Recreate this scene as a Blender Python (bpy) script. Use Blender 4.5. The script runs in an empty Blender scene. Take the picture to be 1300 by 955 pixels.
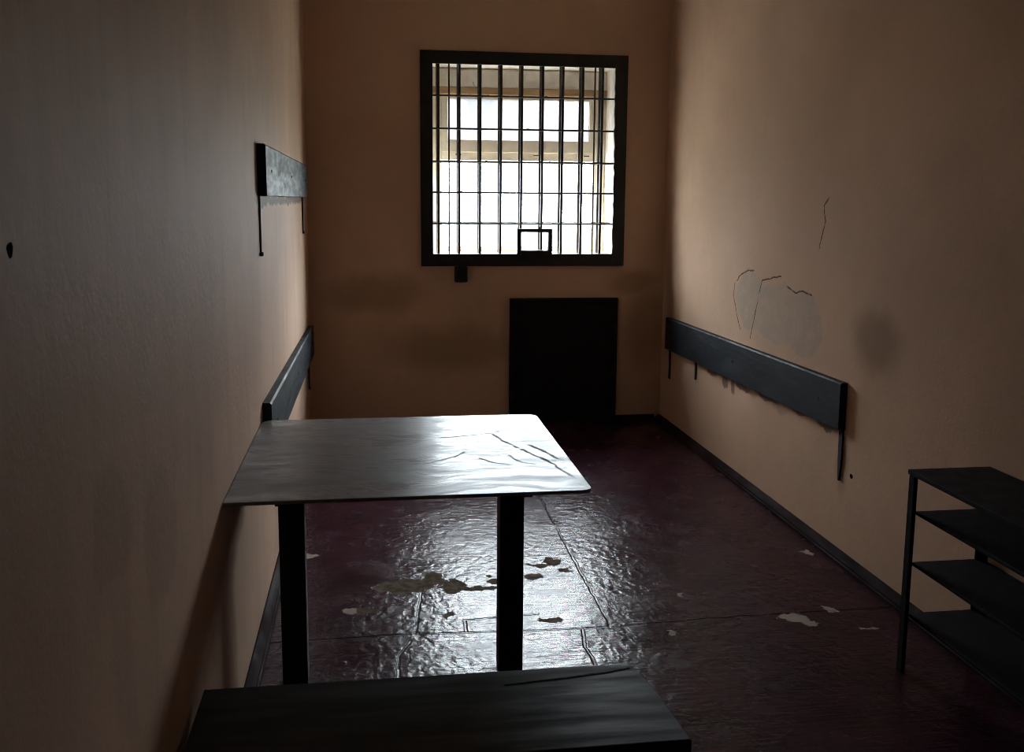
import bpy, bmesh, math, random
from mathutils import Vector, Matrix
random.seed(7)
sc = bpy.context.scene
col = sc.collection
R = math.radians

# ------------------------------------------------------------------ room size
XL, XR, YB, YF, ZC = -0.424, 2.072, 6.714, -1.1, 3.25     # left, right, back, front, ceiling
WT = 0.34                                                  # thickness of the window wall
OX0, OX1, OZ0, OZ1 = 0.412, 1.692, 1.205, 2.505            # window opening in the masonry

# ------------------------------------------------------------------ materials
def new_mat(name):
    m = bpy.data.materials.new(name); m.use_nodes = True
    nt = m.node_tree
    return m, nt, nt.nodes['Principled BSDF'], nt.nodes['Material Output']

class G:
    """small node-graph helper"""
    def __init__(s, nt): s.nt = nt
    def n(s, t, **kw):
        x = s.nt.nodes.new(t)
        for k, v in kw.items(): setattr(x, k, v)
        return x
    def l(s, a, b): s.nt.links.new(a, b)
    def put(s, sock, v):
        if hasattr(v, 'is_linked') or isinstance(v, bpy.types.NodeSocket): s.l(v, sock)
        else: sock.default_value = v
    def m(s, op, a, b=None, c=None, clamp=False):
        x = s.n('ShaderNodeMath', operation=op, use_clamp=clamp)
        s.put(x.inputs[0], a)
        if b is not None: s.put(x.inputs[1], b)
        if c is not None: s.put(x.inputs[2], c)
        return x.outputs[0]
    def v(s, op, a, b=None, scale=None):
        x = s.n('ShaderNodeVectorMath', operation=op)
        s.put(x.inputs[0], a)
        if b is not None: s.put(x.inputs[1], b)
        if scale is not None: s.put(x.inputs['Scale'], scale)
        return x.outputs['Value'] if op in ('LENGTH', 'DOT_PRODUCT', 'DISTANCE') else x.outputs['Vector']
    def pos(s): return s.n('ShaderNodeTexCoord').outputs['Object']
    def noise(s, p, scale, detail=3, rough=.55, col=False, dist=0.0):
        x = s.n('ShaderNodeTexNoise'); s.l(p, x.inputs['Vector'])
        x.inputs['Scale'].default_value = scale; x.inputs['Detail'].default_value = detail
        x.inputs['Roughness'].default_value = rough; x.inputs['Distortion'].default_value = dist
        return x.outputs['Color' if col else 'Fac']
    def stretch(s, p, sx, sy, sz): return s.v('MULTIPLY', p, (sx, sy, sz))
    def warp(s, p, scale, amt, detail=3):
        c = s.v('SUBTRACT', s.noise(p, scale, detail, .6, True), (.5, .5, .5))
        return s.v('ADD', p, s.v('SCALE', c, scale=amt))
    def ramp(s, f, a, b, va=0.0, vb=1.0):
        x = s.n('ShaderNodeMapRange', interpolation_type='SMOOTHSTEP'); s.put(x.inputs[0], f)
        for i, q in enumerate((a, b, va, vb)): x.inputs[i+1].default_value = q
        return x.outputs[0]
    def mix(s, f, a, b):
        x = s.n('ShaderNodeMix', data_type='RGBA'); s.put(x.inputs[0], f)
        s.put(x.inputs[6], a if not isinstance(a, tuple) else (*a, 1)); s.put(x.inputs[7], b if not isinstance(b, tuple) else (*b, 1))
        return x.outputs[2]
    def bump(s, h, strength, dist, normal=None):
        x = s.n('ShaderNodeBump'); s.l(h, x.inputs['Height'])
        x.inputs['Strength'].default_value = strength; x.inputs['Distance'].default_value = dist
        if normal is not None: s.l(normal, x.inputs['Normal'])
        return x.outputs[0]
    def blobs(s, p, items):
        """smallest normalised distance to a set of ellipsoids (centre, radii)"""
        d = None
        for c, r in items:
            q = s.v('MULTIPLY', s.v('SUBTRACT', p, tuple(c)), tuple(1/x for x in r))
            e = s.v('LENGTH', q)
            d = e if d is None else s.m('MINIMUM', d, e)
        return d
    def strokes(s, p, segs):
        """distance to a set of segments a-b"""
        d = None
        for a, b in segs:
            a = Vector(a); ab = Vector(b) - a; L2 = ab.length_squared
            ap = s.v('SUBTRACT', p, tuple(a))
            t = s.m('DIVIDE', s.v('DOT_PRODUCT', ap, tuple(ab)), L2, clamp=True)
            sc_ = s.n('ShaderNodeVectorMath', operation='SCALE'); sc_.inputs[0].default_value = tuple(ab); s.l(t, sc_.inputs['Scale'])
            e = s.v('LENGTH', s.v('SUBTRACT', ap, sc_.outputs[0]))
            d = e if d is None else s.m('MINIMUM', d, e)
        return d

def chain(*pts): return [(pts[i], pts[i+1]) for i in range(len(pts)-1)]

WALL = (.64, .440, .315)
def plaster(name, blots=(), pale=(), cracks=(), crack_w=.003, holes=(), streaks=False, drips=(), grime_and_shade=(), sheen=.05, rough=.8):
    m, nt, b, out = new_mat(name); g = G(nt); p = g.pos()
    big = g.noise(p, .9, 4, .6); mid = g.noise(p, 4.5, 4, .6); fine = g.noise(p, 60, 3, .6)
    c = g.mix(g.ramp(big, .35, .68), tuple(x*.90 for x in WALL), tuple(x*1.08 for x in WALL))
    c = g.mix(g.m('MULTIPLY', g.ramp(mid, .52, .78), .25), c, (.50, .345, .235))
    c = g.mix(g.m('MULTIPLY', g.ramp(fine, .5, .8), .16), c, (.42, .31, .23))
    if streaks:
        st = g.noise(g.stretch(p, 1, 5.5, .7), 1.6, 4, .6)
        c = g.mix(g.m('MULTIPLY', g.ramp(st, .5, .75), .28), c, (.66, .52, .41))
        c = g.mix(g.m('MULTIPLY', g.ramp(st, .50, .28), .25), c, (.46, .32, .22))
    w = g.warp(p, 5, .12); w2 = g.warp(p, 18, .02)
    if pale:
        d = g.blobs(g.warp(w, 22, .05), pale)
        c = g.mix(g.m('MULTIPLY', g.ramp(d, 1.05, .95, 0, .75), g.ramp(g.noise(p, 13, 4, .65), .30, .60, .30, 1)), c, (.45, .375, .31))
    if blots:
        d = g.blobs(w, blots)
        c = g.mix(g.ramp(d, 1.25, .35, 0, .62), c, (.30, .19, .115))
    if drips:
        d = g.blobs(g.warp(p, 4, .22), drips)
        c = g.mix(g.ramp(d, 1.10, .80, 0, .26), c, (.36, .26, .18))
    if grime_and_shade:
        d = g.blobs(g.warp(g.warp(p, 14, .05), 45, .02), grime_and_shade)
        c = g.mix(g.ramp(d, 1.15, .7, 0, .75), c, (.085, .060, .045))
    h = g.m('ADD', g.m('MULTIPLY', mid, .8), g.m('MULTIPLY', fine, .25))
    if cracks:
        k = g.ramp(g.strokes(w2, cracks), crack_w, crack_w*.45)
        k = g.m('MULTIPLY', k, g.ramp(g.noise(p, 14, 2), .30, .46))
        c = g.mix(g.m('MULTIPLY', k, .85), c, (.05, .035, .03)); h = g.m('SUBTRACT', h, k)
    if holes:
        k = g.ramp(g.blobs(g.warp(p, 40, .012), holes), 1.1, .85)
        c = g.mix(k, c, (.012, .010, .010)); g.l(g.ramp(k, 0, 1, sheen, 0), b.inputs['Specular IOR Level'])
    g.l(c, b.inputs['Base Color']); b.inputs['Roughness'].default_value = rough
    b.inputs['Specular IOR Level'].default_value = sheen
    g.l(g.bump(h, .35, .012), b.inputs['Normal'])
    return m

def simple(name, c, rough=.5, metal=0.0, var=.35, scale=9, bump=.15, spec=.5, stretch=(1, 1, 1), c2=None):
    m, nt, b, out = new_mat(name); g = G(nt); p = g.stretch(g.pos(), *stretch)
    f = g.noise(p, scale, 5, .6)
    c2 = c2 or tuple(min(1, x*(1+var)) for x in c)
    g.l(g.mix(g.ramp(f, .35, .7), tuple(x*(1-var*.5) for x in c), c2), b.inputs['Base Color'])
    g.l(g.ramp(g.noise(p, scale*2.3, 4), .3, .7, rough*.85, min(1, rough*1.2)), b.inputs['Roughness'])
    b.inputs['Metallic'].default_value = metal; b.inputs['Specular IOR Level'].default_value = spec
    g.l(g.bump(g.noise(p, scale*3, 4), bump, .004), b.inputs['Normal'])
    return m

M = {}
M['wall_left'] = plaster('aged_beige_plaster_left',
    drips=[((XL, 1.93, .93), (.3, .15, .16)), ((XL, 1.60, 1.06), (.3, .13, .11))],
    holes=[((XL, 1.222, 1.534), (.1, .012, .009))], streaks=True, sheen=.10, rough=.66,
    grime_and_shade=[((XL, y, 1.583), (.3, .30, .024)) for y in (4.0, 4.4, 4.8, 5.2, 5.6, 5.95)])  # shade strip painted into the plaster colour below the upper board
M['wall_back'] = plaster('aged_beige_plaster_back',
    blots=[((.02, YB, .95), (.36, .3, .16)), ((.55, YB, .55), (.5, .3, .2)), ((1.95, YB, .7), (.18, .3, .35)), ((1.85, YB, 1.02), (.2, .3, .1))])
M['wall_right'] = plaster('aged_beige_plaster_right',
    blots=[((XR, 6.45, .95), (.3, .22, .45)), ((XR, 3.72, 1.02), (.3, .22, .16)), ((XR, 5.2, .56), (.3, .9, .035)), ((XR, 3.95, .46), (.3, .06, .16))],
    pale=[((XR, 5.10, 1.05), (.3, .21, .16)), ((XR, 4.75, 1.02), (.3, .34, .15)), ((XR, 4.42, 1.0), (.3, .20, .16))],
    cracks=chain((XR, 5.06, 1.22), (XR, 5.17, 1.205), (XR, 5.26, 1.17), (XR, 5.33, 1.12), (XR, 5.345, 1.06), (XR, 5.30, .98), (XR, 5.22, .87)) + chain((XR, 4.70, 1.215), (XR, 4.94, 1.175), (XR, 5.07, .84))
        + chain((XR, 4.215, 1.615), (XR, 4.262, 1.575), (XR, 4.24, 1.50), (XR, 4.27, 1.43), (XR, 4.285, 1.38)) + chain((XR, 4.62, 1.17), (XR, 4.52, 1.145), (XR, 4.44, 1.165), (XR, 4.34, 1.15)),
    grime_and_shade=[((XR, y, z), (.3, a, b_)) for y, z, a, b_ in ((5.65, .555, .10, .035), (5.42, .535, .05, .045), (5.30, .525, .035, .05), (5.15, .55, .12, .02), (4.8, .565, .16, .022), (4.4, .575, .12, .018), (4.12, .575, .10, .03), (3.97, .55, .03, .06))],
    crack_w=.006, holes=[((XR, 3.862, .403), (.1, .014, .012))])
M['wall_front'] = simple('dark_painted_front_wall', (.05, .045, .042), .7, var=.3, scale=3)
M['ceiling'] = simple('dull_whitewash', (.42, .36, .30), .8, var=.2, scale=2)

# painted floor boards --------------------------------------------------------
def floor_material():
    m, nt, b, out = new_mat('worn_maroon_floor_paint'); g = G(nt); p = g.pos()
    w = g.warp(g.warp(p, 9, .10), 30, .07)
    chips = [((.316, 3.83, 0), (.055, .075, 1)), ((.42, 3.80, 0), (.11, .022, 1)), ((.24, 3.93, 0), (.05, .08, 1)), ((.50, 3.87, 0), (.028, .035, 1)),
             ((.565, 3.83, 0), (.045, .055, 1)), ((.47, 3.93, 0), (.015, .02, 1)), ((.71, 4.02, 0), (.045, .022, 1)), ((.67, 3.90, 0), (.035, .04, 1)), ((.78, 4.06, 0), (.035, .06, 1)),
             ((.82, 3.95, 0), (.03, .03, 1)), ((.67, 3.46, 0), (.05, .025, 1)), ((.29, 3.55, 0), (.014, .045, 1)),
             ((.12, 3.86, 0), (.12, .07, 1)), ((-.05, 3.64, 0), (.07, .02, 1))]
    d = g.blobs(w, chips)
    d2 = g.blobs(w, [((1.60, 3.36, 0), (.050, .040, 1)), ((1.64, 3.31, 0), (.035, .026, 1)), ((1.783, 3.41, 0), (.034, .024, 1)), ((-.31, 4.25, 0), (.05, .03, 1)), ((1.965, 4.01, 0), (.022, .028, 1)),
        ((1.10, 3.29, 0), (.022, .024, 1)), ((1.85, 3.23, 0), (.03, .012, 1)), ((1.23, 3.62, 0), (.012, .022, 1)), ((-.10, 3.64, 0), (.03, .02, 1))])
    pale = g.ramp(d2, 1.04, .90)
    chip = g.m('MAXIMUM', g.ramp(d, 1.04, .94), pale)
    seams = (chain((.885, 6.4, 0), (.883, 4.867, 0), (.877, 3.378, 0)) + chain((-.424, 3.395, 0), (.13, 3.405, 0), (.40, 3.385, 0), (.888, 3.370, 0), (1.363, 3.395, 0), (2.07, 3.40, 0))
             + chain((.19, 3.843, 0), (.165, 3.62, 0), (.141, 3.405, 0)) + chain((.765, 3.36, 0), (.745, 3.22, 0), (.753, 3.05, 0)) + chain((.12, 3.35, 0), (.075, 3.23, 0), (.07, 3.05, 0))
             + chain((.33, 3.40, 0), (.335, 3.50, 0), (.62, 3.52, 0)))
    sd = g.strokes(g.warp(p, 11, .022), seams)
    seam = g.ramp(sd, .009, .003)
    fade = g.ramp(g.noise(p, 3.1, 2), .30, .50, .35, 1.0)
    seam = g.m('MULTIPLY', seam, fade)
    # relief: brushed lumpy paint, blisters, scratches
    brush = g.noise(g.stretch(g.warp(p, 3, .06), 1.0, .7, 1), 30, 1.6, .5, dist=.35)
    lump = g.noise(p, 7, 3, .5)
    patchy = g.ramp(g.noise(p, 2.1, 3), .32, .62, .35, 1.0)
    h = g.m('ADD', g.m('MULTIPLY', g.m('MULTIPLY', brush, patchy), .85), g.m('MULTIPLY', lump, .45))
    scr = g.noise(g.stretch(p, 1.6, 12, 1), 5, 4, .65, dist=.4)
    h = g.m('ADD', h, g.m('MULTIPLY', scr, .30))
    h = g.m('SUBTRACT', h, g.m('MULTIPLY', seam, .9)); h = g.m('SUBTRACT', h, g.m('MULTIPLY', chip, .25))
    base = g.mix(g.ramp(g.noise(p, 5, 4), .3, .7), (.030, .009, .015), (.050, .016, .027))
    base = g.mix(g.m('MULTIPLY', seam, .9), base, (.006, .005, .005))
    light_chip = g.ramp(g.noise(p, 30, 3), .35, .65)
    base = g.mix(chip, base, g.mix(light_chip, (.075, .05, .033), (.15, .11, .08)))
    base = g.mix(pale, base, (.36, .31, .27))
    g.l(base, b.inputs['Base Color'])
    rgh = g.ramp(g.noise(p, 6, 4, .6), .3, .72, .19, .30)
    rgh = g.m('ADD', rgh, g.m('MULTIPLY', chip, .5), clamp=True)
    g.l(rgh, b.inputs['Roughness'])
    g.l(g.m('SUBTRACT', .16, g.m('MULTIPLY', chip, .14)), b.inputs['Specular IOR Level'])
    g.l(g.bump(h, .45, .011), b.inputs['Normal'])
    return m
M['floor'] = floor_material()

def table_material():
    m, nt, b, out = new_mat('scuffed_grey_sheet_steel'); g = G(nt); p = g.pos()
    w = g.warp(p, 2.2, .30)
    smear = g.noise(g.stretch(w, 1.6, 9, 1), 2.0, 5, .62)
    c = g.mix(g.ramp(smear, .32, .70), (.19, .192, .20), (.31, .312, .32))
    fine = g.noise(g.stretch(w, 4, 30, 1), 4, 4, .6)
    scr = (chain((.24, 3.37, .7), (.36, 3.405, .7), (.44, 3.45, .7)) + chain((.42, 3.42, .7), (.45, 3.32, .7), (.49, 3.21, .7)) + chain((.45, 3.11, .7), (.48, 3.02, .7), (.505, 2.99, .7))
           + chain((.50, 3.18, .7), (.56, 3.02, .7), (.60, 2.84, .7)) + chain((.16, 3.04, .7), (.27, 3.11, .7), (.31, 3.17, .7)) + chain((.53, 3.25, .7), (.60, 3.05, .7)) + chain((.35, 3.08, .7), (.43, 2.99, .7)))
    # distances are measured in the plane of the top
    flat = g.v('ADD', g.v('MULTIPLY', g.warp(g.warp(p, 3, .08), 25, .02), (1, 1, 0)), (.09, 3.21, .7))
    k = g.ramp(g.strokes(flat, scr), .009, .001)
    k = g.m('MULTIPLY', k, g.ramp(g.noise(p, 12, 2), .3, .55, .3, 1))
    c = g.mix(g.m('MULTIPLY', k, .6), c, (.05, .05, .052))
    g.l(c, b.inputs['Base Color'])
    r = g.ramp(smear, .30, .72, .38, .20)
    r = g.m('ADD', r, g.ramp(fine, .4, .75, 0, .10))
    r = g.m('ADD', r, g.m('MULTIPLY', k, .35), clamp=True)
    g.l(r, b.inputs['Roughness']); g.l(g.m('MULTIPLY', g.ramp(smear, .34, .66, .075, .19), g.ramp(k, 0, 1, 1, .6)), b.inputs['Specular IOR Level'])
    g.l(g.bump(g.m('ADD', smear, g.m('MULTIPLY', fine, .5)), .05, .003), b.inputs['Normal'])
    return m
M['table_top'] = table_material()
M['black_steel'] = simple('black_painted_steel', (.012, .012, .013), .45, var=.4, scale=14, spec=.4)
M['leg_steel'] = simple('dark_painted_leg', (.010, .010, .011), .5, var=.4, scale=10, spec=.3)
M['bar_steel'] = simple('dark_rusty_bar', (.030, .024, .021), .5, var=.6, scale=25, spec=.4)
M['back_bar'] = simple('brown_painted_bar', (.10, .082, .072), .5, var=.4, scale=25, spec=.4)
M['board'] = simple('slate_painted_timber', (.013, .016, .021), .60, var=.55, scale=5, stretch=(1, .5, 2.5), bump=.35, spec=.20)
M['board_edge'] = M['board']
M['strap'] = simple('rusted_strap_iron', (.012, .009, .008), .8, var=.5, scale=30)
M['panel'] = simple('black_sheet_panel', (.006, .006, .007), .6, var=.4, scale=8, spec=.2)
M['bench'] = simple('dark_green_bench_paint', (.015, .017, .018), .6, var=.5, scale=4, stretch=(.4, 3, 1), bump=.3, spec=.35)
M['shelf'] = simple('dark_green_shelf_paint', (.008, .008, .008), .7, var=.4, scale=6, spec=.15)
M['trim'] = simple('maroon_painted_skirting', (.016, .007, .008), .75, var=.5, scale=7, stretch=(1, .3, 1), bump=.4, spec=.06)
M['cream'] = simple('cream_window_paint', (.72, .64, .52), .5, var=.14, scale=6, bump=.2)
M['brown_gap_shade'] = simple('brown_shadow_gap_wood', (.36, .23, .12), .6, var=.3, scale=6, stretch=(.5, 1, 3))  # wood brown that also carries the shade of the gap under the head board
def reveal_mat():
    m, nt, b, out = new_mat('limewashed_reveal'); g = G(nt); p = g.pos()
    c = g.mix(g.ramp(g.noise(p, 9, 4), .3, .7), (.62, .56, .49), (.74, .70, .65))
    k = g.ramp(g.noise(p, 26, 3, .6), .70, .76)
    c = g.mix(g.m('MULTIPLY', k, .8), c, (.12, .09, .07))
    g.l(c, b.inputs['Base Color']); b.inputs['Roughness'].default_value = .75
    g.l(g.bump(g.noise(p, 20, 4), .4, .01), b.inputs['Normal'])
    return m
M['reveal'] = reveal_mat()
def pane(name, t0, t1, tint, trans):
    m, nt, b, out = new_mat(name); g = G(nt); p = g.pos(); nt.nodes.remove(b)
    tr = g.n('ShaderNodeBsdfTransparent'); tl = g.n('ShaderNodeBsdfTranslucent'); gl = g.n('ShaderNodeBsdfGlossy')
    tl.inputs[0].default_value = (*tint, 1); gl.inputs['Roughness'].default_value = .08
    d = g.noise(g.stretch(g.warp(p, 3, .3), 1, 1, .6), 4, 5, .6)
    v = g.ramp(d, .35, .68, t0, t1)
    cc = g.n('ShaderNodeCombineColor')
    for i in range(3): g.l(g.m('MULTIPLY', v, tint[i]), cc.inputs[i])
    g.l(cc.outputs[0], tr.inputs[0])
    mx = g.n('ShaderNodeMixShader'); mx.inputs[0].default_value = trans
    g.l(tr.outputs[0], mx.inputs[1]); g.l(tl.outputs[0], mx.inputs[2])
    m2 = g.n('ShaderNodeMixShader'); m2.inputs[0].default_value = .04
    g.l(mx.outputs[0], m2.inputs[1]); g.l(gl.outputs[0], m2.inputs[2]); g.l(m2.outputs[0], out.inputs[0])
    return m
M['pane_low'] = pane('hazy_window_glass', .72, .95, (.97, 1, 1), .12)
M['pane_up'] = pane('filmed_window_glass', .115, .160, (.98, .985, 1), .04)

# ------------------------------------------------------------------ mesh helpers
class MB:
    def __init__(s): s.bm = bmesh.new()
    def box(s, x0, x1, y0, y1, z0, z1, bev=0.0, seg=2):
        r = bmesh.ops.create_cube(s.bm, size=1)
        bmesh.ops.scale(s.bm, vec=(x1-x0, y1-y0, z1-z0), verts=r['verts'])
        bmesh.ops.translate(s.bm, vec=((x0+x1)/2, (y0+y1)/2, (z0+z1)/2), verts=r['verts'])
        if bev:
            es = list({e for v in r['verts'] for e in v.link_edges})
            bmesh.ops.bevel(s.bm, geom=es, offset=bev, segments=seg, affect='EDGES', profile=.5)
        return s
    def prism(s, pts, axis, a, b, bev=0.0):
        """extrude a 2-D outline along an axis (0,1,2) from a to b"""
        def P(u, v, w):
            return ((w, u, v), (u, w, v), (u, v, w))[axis]
        va = [s.bm.verts.new(P(u, v, a)) for u, v in pts]; vb = [s.bm.verts.new(P(u, v, b)) for u, v in pts]
        n = len(pts); fs = [s.bm.faces.new(va), s.bm.faces.new(vb)]
        for i in range(n): fs.append(s.bm.faces.new((va[i], va[(i+1) % n], vb[(i+1) % n], vb[i])))
        bmesh.ops.recalc_face_normals(s.bm, faces=fs)
        if bev:
            es = [e for f in fs[:2] for e in f.edges]
            bmesh.ops.bevel(s.bm, geom=list(set(es)), offset=bev, segments=2, affect='EDGES', profile=.5)
        return s
    def rod(s, a, b, r, seg=10):
        a = Vector(a); b = Vector(b); d = b - a
        q = d.to_track_quat('Z', 'Y').to_matrix().to_4x4()
        bmesh.ops.create_cone(s.bm, cap_ends=True, segments=seg, radius1=r, radius2=r, depth=d.length, matrix=Matrix.Translation((a+b)/2) @ q)
        return s
    def ball(s, c, r, sc_=(1, 1, 1)):
        bmesh.ops.create_uvsphere(s.bm, u_segments=12, v_segments=8, radius=r, matrix=Matrix.Translation(c) @ Matrix.Diagonal((*sc_, 1)))
        return s
    def build(s, name, mat, parent=None, base=(0, 0, 0), smooth=False):
        me = bpy.data.meshes.new(name)
        if base != (0, 0, 0) and parent is None:
            bmesh.ops.translate(s.bm, vec=[-x for x in base], verts=s.bm.verts)
        elif parent is not None:
            off = Vector((0, 0, 0)); q = parent
            while q is not None: off += q.location; q = q.parent
            bmesh.ops.translate(s.bm, vec=-off, verts=s.bm.verts)
        s.bm.to_mesh(me); s.bm.free()
        if smooth:
            for f in me.polygons: f.use_smooth = True
        me.materials.append(mat)
        o = bpy.data.objects.new(name, me); col.objects.link(o)
        if parent is not None: o.parent = parent
        elif base != (0, 0, 0): o.location = base
        return o
def thing(name, label, cat, loc, group=None):
    o = bpy.data.objects.new(name, None); col.objects.link(o); o.location = loc; o.empty_display_size = .1
    o['label'] = label; o['category'] = cat
    if group: o['group'] = group
    return o
def struct(o): o['kind'] = 'structure'; return o

# ------------------------------------------------------------------ the room
def grid_floor():
    b = MB(); b.box(XL-.2, XR+.2, YF-.2, YB+WT, -.12, 0); return b
struct(grid_floor().build('floor', M['floor']))
struct(MB().box(XL-.2, XR+.2, YF-.2, YB+WT, ZC, ZC+.15).build('ceiling', M['ceiling']))
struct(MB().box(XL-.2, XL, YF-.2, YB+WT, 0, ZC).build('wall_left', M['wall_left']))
struct(MB().box(XR, XR+.2, YF-.2, YB+WT, 0, ZC).build('wall_right', M['wall_right']))
struct(MB().box(XL, XR, YF-.2, YF, 0, ZC).build('wall_front', M['wall_front']))
def back_wall():
    b = MB()
    xs = [XL, OX0, OX1, XR]; zs = [0, OZ0, OZ1, ZC]
    bm = b.bm
    def vv(y): return [[bm.verts.new((x, y, z)) for z in zs] for x in xs]
    A, B = vv(YB), vv(YB+WT)
    for i in range(3):
        for j in range(3):
            if i == 1 and j == 1: continue
            bm.faces.new((A[i][j], A[i+1][j], A[i+1][j+1], A[i][j+1])); bm.faces.new((B[i][j], B[i][j+1], B[i+1][j+1], B[i+1][j]))
    ring = [(1, 1), (2, 1), (2, 2), (1, 2)]
    rev = []
    for k in range(4):
        (i, j), (m_, n) = ring[k], ring[(k+1) % 4]
        rev.append(bm.faces.new((A[i][j], B[i][j], B[m_][n], A[m_][n])))
    out = [(0, 0), (1, 0), (2, 0), (3, 0), (3, 1), (3, 2), (3, 3), (2, 3), (1, 3), (0, 3), (0, 2), (0, 1)]
    for k in range(12):
        (i, j), (m_, n) = out[k], out[(k+1) % 12]
        bm.faces.new((A[i][j], A[m_][n], B[m_][n], B[i][j]))
    bmesh.ops.recalc_face_normals(bm, faces=bm.faces[:])
    for f in rev: f.material_index = 1
    o = b.build('wall_back', M['wall_back']); o.data.materials.append(M['reveal']); return o
struct(back_wall())

# skirting: a quarter-round cove with a small step, painted like the floor
def skirt_profile(x, s, h=.045, d=.040):
    return [(x, 0), (x+s*d, 0), (x+s*d, .010), (x+s*(d-.006), .014), (x+s*(d-.008), .022), (x+s*(d-.020), .034), (x+s*.010, h-.003), (x+s*.006, h), (x, h)]
b = MB(); b.prism(skirt_profile(XL+.0005, 1), 1, YF+.05, YB-.001); struct(b.build('baseboard_left', M['trim']))
b = MB(); b.prism(skirt_profile(XR-.0005, -1), 1, YF+.05, YB-.001); struct(b.build('baseboard_right', M['trim']))
b = MB(); b.prism([(y, z) for y, z in skirt_profile(YB-.0005, -1, .045, .03)], 0, XL+.042, .945); struct(b.build('baseboard_back', M['trim']))
b = MB(); b.prism([(y, z) for y, z in skirt_profile(YB-.0005, -1, .045, .03)], 0, 1.742, XR-.042); struct(b.build('baseboard_back.001', M['trim']))

# ------------------------------------------------------------------ the timber window deep in the wall
win = bpy.data.objects.new('window_1', None); col.objects.link(win); win.location = ((OX0+OX1)/2, 7.0, OZ0); struct(win)
WY0, WY1 = 6.995, 7.05
b = MB()
b.box(OX0, .503, WY0, WY1, OZ0, OZ1, .003); b.box(1.612, OX1, WY0, WY1, OZ0, OZ1, .003)        # stiles
b.box(.503, 1.612, WY0, WY1, OZ0, 1.256, .003); b.box(.503, 1.612, WY0, WY1, 2.33, OZ1, .003)   # sill rail, head
b.box(.503, 1.612, WY0, WY1, 1.866, 1.925, .003)                                                 # transom
b.build('window_frame', M['cream'], win)
b = MB(); b.box(.440, 1.690, WY0-.020, WY0-.0005, 2.372, OZ1-.012, .004); b.build('head_board', M['reveal'], win)
b = MB(); b.box(.440, 1.690, WY0-.028, WY0-.0005, 2.322, 2.371, .004); b.build('head_shadow_strip', M['brown_gap_shade'], win)  # brown strip standing in for the shadow gap below the head board
us = MB()
us.box(.5035, .545, WY0-.012, WY0+.03, 2.0085, 2.2935, .001); us.box(1.572, 1.6115, WY0-.012, WY0+.03, 2.0085, 2.2935, .001)
us.box(.5035, 1.6115, WY0-.012, WY0+.03, 1.9252, 2.008, .001); us.box(.5035, 1.6115, WY0-.012, WY0+.03, 2.294, 2.3298, .001)
us = us.build('window_sash', M['cream'], win)
b = MB(); b.box(.54, 1.577, WY0+.010, WY0+.014, 2.004, 2.298); b.build('pane', M['pane_up'], us)
b = MB(); b.box(.503, 1.612, WY0+.025, WY0+.029, 1.256, 1.866); b.build('pane', M['pane_low'], win)
b = MB(); b.box(OX0+.001, OX1-.001, 6.79, WY0-.001, OZ0+.0005, OZ0+.012, .003); b.build('sill', M['cream'], win)
b = MB()
for x in (.62, 1.18, 1.55): b.rod((x-.02, WY0-.014, 1.905), (x+.02, WY0-.014, 1.905), .004)
b.build('hinge', M['bar_steel'], win)

# ------------------------------------------------------------------ grilles
gr = thing('security_grille', 'black steel grille with wide flat border and thin crossing rods over the window', 'grille', (1.054, YB, 1.13))
FY0, FY1 = YB-.022, YB-.001
fx0, fx1, fz0, fz1 = .338, 1.769, 1.131, 2.577       # outer border
ix0, ix1, iz0, iz1 = .421, 1.684, 1.216, 2.492       # inner edge
def ragged(u0, u1, v, amp, n):
    return [(u0+(u1-u0)*i/n, v+random.uniform(-amp, amp)) for i in range(n+1)]
b = MB()
b.box(fx0, ix0, FY0, FY1, fz0, fz1, .002)
b.box(ix0, ix1, FY0, FY1, iz1, fz1, .002); b.box(ix0, ix1, FY0, FY1, fz0, iz0, .002)
right = [(fx1, fz0), (fx1, fz1)] + [(ix1 + random.uniform(-.004, .004), fz1+(fz0-fz1)*i/40) for i in range(41)]
b.prism(right, 1, FY0, FY1)
b.build('frame', M['black_steel'], gr)
BX = [.4605, .6033, .7468, .8895, 1.0335, 1.1785, 1.3185, 1.4585, 1.5975]
for x in BX:
    MB().box(x-.0085, x+.0085, YB-.0005, YB+.016, iz0-.010, iz1+.010, .0015).build('vertical_bar', M['bar_steel'], gr)
for x in (.532, 1.541):
    MB().rod((x, YB-.006, iz0-.008), (x, YB-.006, iz1+.008), .0058).build('thin_rod', M['bar_steel'], gr)
for z in (2.2845, 2.0655, 1.8455, 1.6365, 1.4245):
    b = MB(); b.rod((ix0-.01, YB-.006, z), (ix1+.01, YB-.006, z), .0065)
    for k in range(3):
        b.ball((random.uniform(.5, 1.5), YB-.008, z+.004), .007, (1.6, 1, .8))
    b.build('crossbar', M['bar_steel'], gr)

bk = thing('bar_row', 'row of nine brown painted flat bars set in the window recess behind the black grille', 'bars', (1.054, YB+.082, OZ0))
for i, x in enumerate(BX):
    MB().box(x-.0115, x+.0115, YB+.075, YB+.089, OZ0+.0125, OZ1-.001, .0015).build('flat_bar', M['back_bar'], bk)
for z in (1.8455, 1.430):
    MB().box(OX0+.001, OX1-.001, YB+.0895, YB+.0955, z-.006, z+.006, .001).build('crossbar', M['back_bar'], bk)

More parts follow.
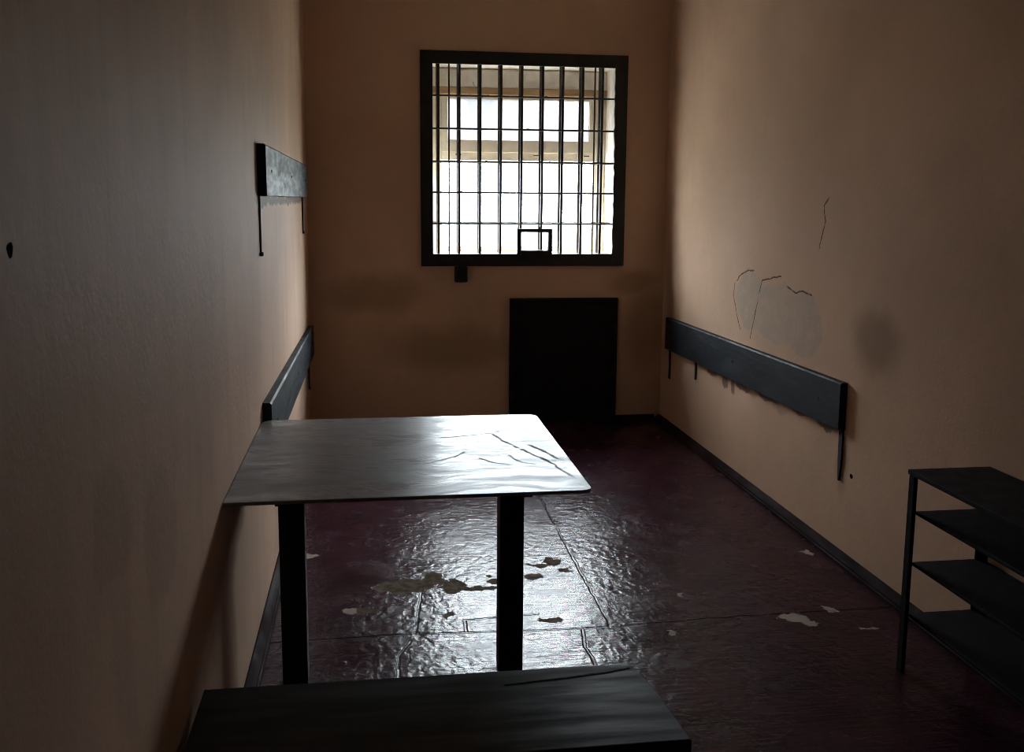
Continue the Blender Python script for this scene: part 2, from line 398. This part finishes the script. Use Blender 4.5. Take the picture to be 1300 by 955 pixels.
# small open frame on the bottom of the grille
sf = thing('hatch_frame', 'small open rectangular black frame standing on the bottom border of the window grille', 'frame', (1.123, YB-.05, 1.215))
y0, y1 = YB-.060, YB-.0225
MB().box(1.000, 1.028, y0, y1, 1.214, 1.392, .004).build('side_bar', M['black_steel'], sf)
MB().box(1.218, 1.247, y0, y1, 1.210, 1.392, .004).build('side_bar', M['black_steel'], sf)
MB().box(1.0285, 1.2175, y0, y1, 1.367, 1.393, .004).build('top_bar', M['black_steel'], sf)
MB().box(1.0285, 1.2175, y0, y1, 1.206, 1.243, .004).build('bottom_bar', M['black_steel'], sf)
b = MB(); b.box(1.146, 1.168, YB-.052, YB-.03, 1.3935, 1.405, .003); b.build('catch', M['black_steel'], sf)

# lock box under the border
lk = thing('lock_box', 'small black lock box fixed under the lower left of the window grille', 'lock', (.612, YB-.03, 1.022))
MB().box(.566, .656, YB-.050, YB-.0005, 1.021, 1.1309, .010, 3).build('case', M['black_steel'], lk)
MB().box(.574, .648, YB-.054, YB-.0505, 1.034, 1.112, .0015).build('cover_plate', M['black_steel'], lk)
for x in (.588, .634):
    b = MB(); b.rod((x, YB-.047, 1.1300), (x, YB-.047, 1.140), .007); b.build('bolt', M['bar_steel'], lk)

# low black panel below the window
pn = thing('metal_panel', 'low black sheet metal panel standing on the floor against the back wall below the window', 'panel', (1.343, YB, 0))
px0, px1, pz = .956, 1.731, .905
b = MB(); t = .035
b.box(px0, px0+t, YB-.045, YB-.0005, .0005, pz, .003); b.box(px1-t, px1, YB-.045, YB-.0005, .0005, pz, .003)
b.box(px0+t, px1-t, YB-.045, YB-.0005, pz-t, pz, .003); b.box(px0+t, px1-t, YB-.045, YB-.0005, .0005, .04, .003)
b.build('frame', M['panel'], pn)
MB().box(px0+t+.0005, px1-t-.0005, YB-.034, YB-.010, .0405, pz-t-.0005, .002).build('sheet', M['panel'], pn)
for x in (px0+.0175, px1-.0175):
    for z in (.2, .7): MB().rod((x, YB-.0455, z), (x, YB-.049, z), .008).build('bolt', M['black_steel'], pn)

# ------------------------------------------------------------------ boards fixed to the side walls
def board(label, side, y0, y1, z0a, z1a, z0b, z1b, straps, th=.034, group=None):
    """side -1 left wall, +1 right wall; a = near end, b = far end heights"""
    xw = XL + .001 if side < 0 else XR - .001
    xo = xw - side*th
    t = thing('mounted_board', label, 'board', (xw, (y0+y1)/2, (z0a+z1a)/2))
    b = MB(); ch = .007
    def sec(y, z0, z1):
        return [(xw, y, z0), (xo, y, z0), (xo, y, z1-ch), (xo+side*ch, y, z1), (xw, y, z1)]
    n = 16; rows = []
    for i in range(n+1):
        f = i/n; y = y0+(y1-y0)*f
        rows.append([b.bm.verts.new(p) for p in sec(y, z0a+(z0b-z0a)*f + (random.uniform(-.002, .002) if 0 < i < n else 0), z1a+(z1b-z1a)*f)])
    for i in range(n):
        for k in range(5):
            b.bm.faces.new((rows[i][k], rows[i][(k+1) % 5], rows[i+1][(k+1) % 5], rows[i+1][k]))
    b.bm.faces.new(rows[0]); b.bm.faces.new(rows[-1])
    bmesh.ops.recalc_face_normals(b.bm, faces=b.bm.faces[:])
    b.build('plank', M['board'], t)
    for (y, ztop, zbot, w0, w1, knob) in straps:
        s = MB(); zm = ztop+(zbot-ztop)*.6
        s.prism([(y-w0, ztop), (y+w0, ztop), (y+w0*.8, zm), (y+w1, zbot), (y-w1, zbot), (y-w0*1.1, zm)], 0, xw, xw-side*.008)
        if knob: s.box(min(xw, xw-side*.014), max(xw, xw-side*.014), y-.013, y+.009, zbot-.012, zbot+.004, .003)
        s.build('strap', M['strap'], t)
    # screw heads
    for f in (.08, .5, .92):
        y = y0+(y1-y0)*f; z = (z0a+z1a)/2+(z0b+z1b-z0a-z1a)/2*f
        MB().rod((xo-side*.0002, y, z), (xo-side*.003, y, z), .006).build('screw', M['strap'], t)
    return t
board('dark slate board high on the left wall above the steel table', -1, 3.805, 6.20, 1.602, 1.797, 1.598, 1.792,
      [(3.812, 1.6015, 1.385, .003, .0025, True), (6.17, 1.5975, 1.385, .008, .007, True)])
board('dark slate board low on the left wall, its near end behind the steel table', -1, 3.75, 6.52, .592, .812, .560, .752,
      [(6.42, .5605, .35, .016, .012, True)])
board('long dark slate board on the right wall with scuffed plaster above it', 1, 3.94, 6.52, .592, .805, .562, .781,
      [(3.965, .5915, .355, .016, .004, False), (5.94, .5685, .445, .012, .008, False), (6.49, .5615, .35, .014, .016, False)])

# ------------------------------------------------------------------ the steel table against the left wall
tb = thing('steel_table', 'bare grey sheet steel table on two black posts against the left wall', 'table', (.09, 3.21, 0))
tx0, tx1, ty0, ty1, tz = XL+.002, .639, 2.700, 3.724, .75
def rounded(x0, x1, y0, y1, rr):
    pts = []
    for (cx, cy, a0, r) in ((x1-rr[0], y0+rr[0], -90, rr[0]), (x1-rr[1], y1-rr[1], 0, rr[1]), (x0+rr[2], y1-rr[2], 90, rr[2]), (x0+rr[3], y0+rr[3], 180, rr[3])):
        for k in range(7): a = R(a0+15*k); pts.append((cx+r*math.cos(a), cy+r*math.sin(a)))
    return pts
MB().prism(rounded(tx0, tx1, ty0, ty1, (.030, .045, .045, .012)), 2, tz-.011, tz, .002).build('tabletop', M['table_top'], tb)
for x in (-.268, .452):
    MB().box(x-.041, x+.041, 3.075, 3.150, .0005, tz-.052, .003).build('leg', M['leg_steel'], tb)
for y in (3.112,):
    MB().box(tx0+.03, tx1-.06, 3.085, 3.140, tz-.0515, tz-.0115, .002).build('support_rail', M['leg_steel'], tb)
for x in (-.268, .452):
    MB().box(x-.02, x+.02, 2.78, 3.0845, tz-.042, tz-.0115, .002).build('bracket', M['leg_steel'], tb)
    MB().box(x-.02, x+.02, 3.1405, 3.64, tz-.042, tz-.0115, .002).build('bracket', M['leg_steel'], tb)

# ------------------------------------------------------------------ the bench in front of the table
bn = thing('bench', 'dark plank bench with a split right end in front of the steel table', 'bench', (.1, 2.05, 0))
bz = .45
top = [(XL+.02, 1.86), (.668, 1.86), (.655, 2.05), (.640, 2.16), (.628, 2.205), (.60, 2.212), (.52, 2.2165), (.25, 2.2165), (XL+.02, 2.2165)]
MB().prism(top, 2, bz-.035, bz, .003).build('seat', M['bench'], bn)
def splinter():
    s = MB()
    s.prism([(.30, 2.145), (.45, 2.165), (.55, 2.178), (.618, 2.193), (.62, 2.189), (.55, 2.172), (.45, 2.158)], 2, bz+.0002, bz+.0012)
    return s
splinter().build('crack', M['strap'], bn)
for x in (-.33, .55):
    for y in (1.91, 2.15):
        MB().box(x-.025, x+.025, y-.025, y+.025, .0005, bz-.0355, .003).build('leg', M['leg_steel'], bn)
MB().box(-.304, .524, 2.02, 2.05, .18, .22, .003).build('stretcher', M['leg_steel'], bn)
for x in (-.33, .55): MB().box(x-.015, x+.015, 1.9355, 2.1245, .18, .22, .003).build('stretcher', M['leg_steel'], bn)

# ------------------------------------------------------------------ shelf unit on the right
sh = thing('shelf_unit', 'low dark open shelf unit with four shelves against the right wall', 'shelf', (1.92, 2.42, 0))
sx0, sx1, sy0, sy1 = 1.775, XR-.006, 1.95, 2.922
for z, t_ in ((.711, .016), (.565, .012), (.386, .012), (.203, .012)):
    x_in = 0 if z > .7 else .002
    MB().box(sx0-.004 if z > .7 else sx0+.0305, sx1+.004 if z > .7 else sx1-.0005, sy0-.004 if z > .7 else sy0+.002, sy1+.004 if z > .7 else sy1-.0005, z-t_, z, .002).build('shelf', M['shelf'], sh)
for x in (sx0, sx1-.03):
    for y in (sy0, sy1-.03):
        o = MB()
        # angle iron post
        dx = .005
        if x == sx0: o.box(x, x+.03, (y+.025 if y > 2.2 else y), (y+.03 if y > 2.2 else y+.005), .0005, .6945, .001); o.box(x, x+.005, y, y+.03, .0005, .6945, .001)
        else: o.box(x, x+.03, (y+.025 if y > 2.2 else y), (y+.03 if y > 2.2 else y+.005), .0005, .6945, .001); o.box(x+.025, x+.03, y, y+.03, .0005, .6945, .001)
        o.build('post', M['shelf'], sh)

# ------------------------------------------------------------------ daylight
w = bpy.data.worlds.new('overcast_sky'); sc.world = w; w.use_nodes = True
nt = w.node_tree; g = G(nt); bg = nt.nodes['Background']
tc = g.n('ShaderNodeTexCoord').outputs['Generated']
sp = g.n('ShaderNodeSeparateXYZ'); g.l(tc, sp.inputs[0])
cl = g.noise(tc, 2.2, 4, .6)
skyc = g.mix(g.ramp(cl, .3, .7), (.82, .90, 1.0), (.96, .97, 1.0))
bright = g.m('ADD', g.ramp(sp.outputs[2], -.20, .0, .10, .26), g.ramp(sp.outputs[2], .0, .45, .0, .74))
c = g.mix(g.ramp(sp.outputs[2], -.12, .02), (.80, .86, .74), skyc)
side = g.ramp(sp.outputs[0], -.10, .75, 1.0, 3.5)
g.l(c, bg.inputs[0]); g.l(g.m('MULTIPLY', g.m('MULTIPLY', bright, side), 90.0), bg.inputs[1])
pl = bpy.data.lights.new('window_daylight', 'AREA'); pl.shape = 'RECTANGLE'; pl.size = 1.3; pl.size_y = 1.32
pl.cycles.is_portal = True
po = bpy.data.objects.new('window_daylight', pl); col.objects.link(po)
po.location = (1.052, 7.075, 1.855); po.rotation_euler = (R(-90), 0, 0)

# ------------------------------------------------------------------ camera
F, PITCH, YAW, ROLL = 1228.94, .14602, .14447, -.00771
RM = ((0.98971547, -0.14284956, 0.00756939), (-0.01337184, -0.14506836, -0.98933127), (0.14242362, 0.97905525, -0.14548656))
cam = bpy.data.cameras.new('camera'); co = bpy.data.objects.new('camera', cam); col.objects.link(co)
cam.sensor_fit = 'HORIZONTAL'; cam.sensor_width = 36; cam.lens = F/1300*36
cam.shift_y = -45/1300; cam.clip_start = .02
rt, dn, fw = (Vector(r) for r in RM)
m = Matrix((rt, -dn, -fw)).transposed().to_4x4(); m.translation = (0, 0, 1.6)
co.matrix_world = m
sc.camera = co

sc.view_settings.view_transform = 'Standard'; sc.view_settings.look = 'None'
sc.view_settings.gamma = 1; sc.view_settings.use_curve_mapping = False; sc.view_settings.exposure = 0
cy = sc.cycles
cy.use_denoising = True; cy.filter_width = 1.0; cy.max_bounces = 12; cy.diffuse_bounces = 8; cy.glossy_bounces = 4; cy.transparent_max_bounces = 8
cy.sample_clamp_indirect = 8; cy.caustics_reflective = False; cy.caustics_refractive = False
